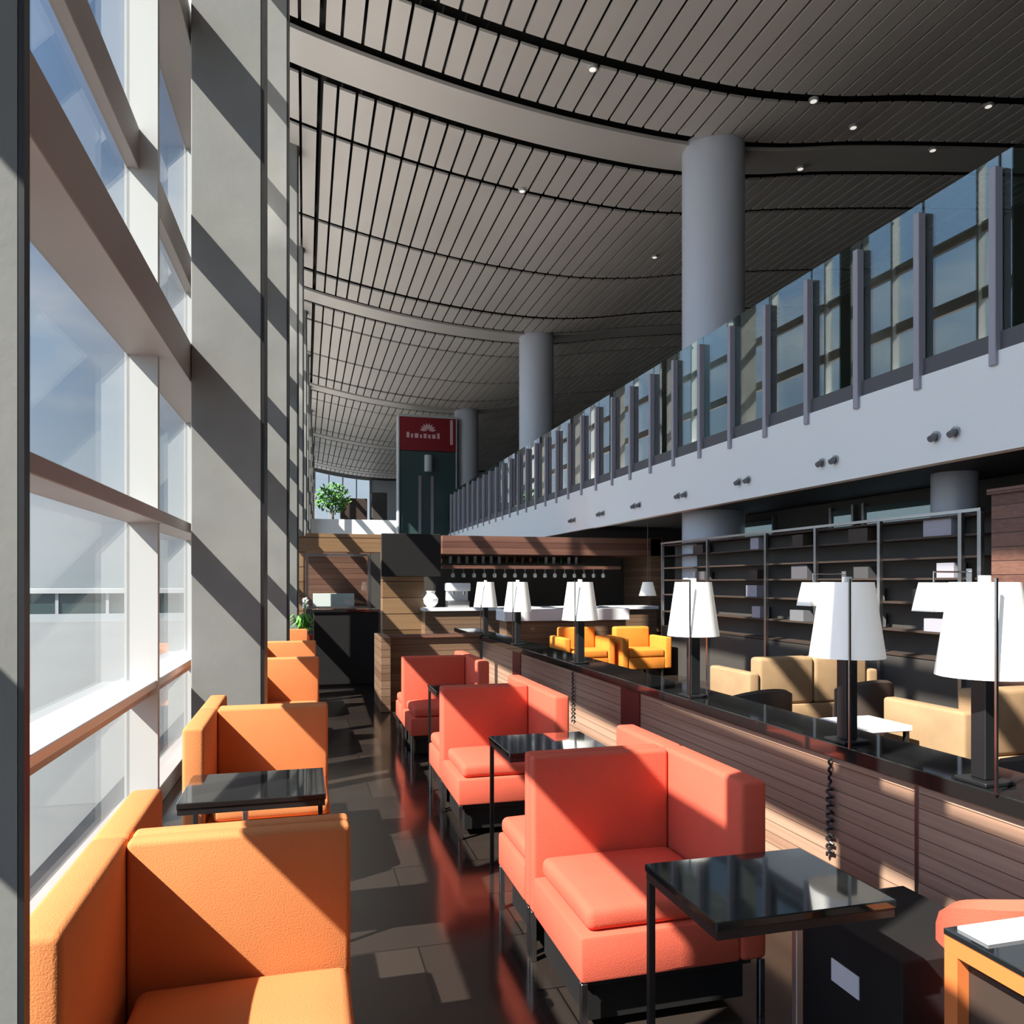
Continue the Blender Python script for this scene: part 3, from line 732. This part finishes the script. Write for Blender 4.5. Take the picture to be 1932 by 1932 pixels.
# dark lounge blocks on the far deck
for px_, wv, hv, m, lab, nm, cat in ((668, 1.2, 1.4, 'brown_chair', 'dark kiosk on the far deck beside the green tree', 'far_kiosk', 'kiosk'), (716, .7, 1.7, 'dark_wall', 'dark cabinet on the far deck beside the red sign tower', 'far_cabinet', 'cabinet'),):
    x, _ = at(px_, 950, 36)
    q = MB(); q.box(x - wv / 2, x + wv / 2, 36, 36.8, 3.351, 3.351 + hv + .6, bevel=.03, seg=1); tag(q.build(nm, m), lab, cat)
# end wall glazing bars
for i in range(6):
    q = MB(); q.box(-.3 + i * .95, -.22 + i * .95, 55.45, 55.6, 4.2, 9.6); struct(q.build('window_bar', 'frame_metal'))
q = MB(); q.box(-.4, 4.5, 55.6, 55.64, 4.2, 10); struct(q.build('window_end', 'facade_glass', smooth=False))

# ------------------------------------------------------------------ ceiling lights
cl = [(1118, 130), (985, 360), (1535, 190), (1865, 200), (1235, 485), (1610, 240), (1760, 283), (1510, 318)]
names = ['first', 'second', 'third', 'fourth', 'fifth', 'sixth', 'seventh', 'eighth']
places = ['on the first dark ceiling groove, nearest the window', 'on the groove below the plain ceiling band', 'on the first dark groove above the near column', 'on the first dark groove at the far right',
          'between grooves left of the near round column', 'just below the first groove right of the near column', 'above the glass balustrade at the right', 'below the plain band right of the near column']
for (px_, py_), pl in zip(cl, places):
    a = (px_ - 966) / F_PX; dx, dy, dz = a * CS + SN, -a * SN + CS, (HOR - py_) / F_PX
    tt = 8
    for _ in range(40): tt += (zc(dx * tt) - .03 - (EYE + dz * tt)) / dz * .5
    t = thing('ceiling_spot', 'small round white ceiling light ' + pl, 'ceiling light', (dx * tt, dy * tt, zc(dx * tt) - .001), 0, 'small round ceiling lights')
    q = MB(); q.lathe([(.05, -.04), (.07, -.04), (.07, -.002)], n=16); q.build('ring', 'white_frame', t)
    q = MB(); q.lathe([(.048, -.045), (.048, -.0405)], n=16); q.build('bulb', 'lamp_glow', t)

# ------------------------------------------------------------------ outside: far terminal building
t = thing('terminal_building', 'long low building with a dark window band across the airfield', 'building', (-150, 150, -5.5))
q = MB(); q.box(0, 175, 0, 20, 0, 1.4); q.build('base_wall', 'far_wall', t)
q = MB(); q.box(0, 175, .3, 20, 1.4, 5.0); q.build('window_band', 'far_glass', t)
q = MB(); q.box(-1, 176, -.5, 21, 5.0, 5.75); q.build('roof', 'white_frame', t)
for i in range(22):
    q = MB(); q.box(4 + i * 8, 4.5 + i * 8, .05, .29, 1.4, 5.0); q.build('pier', 'far_wall', t)
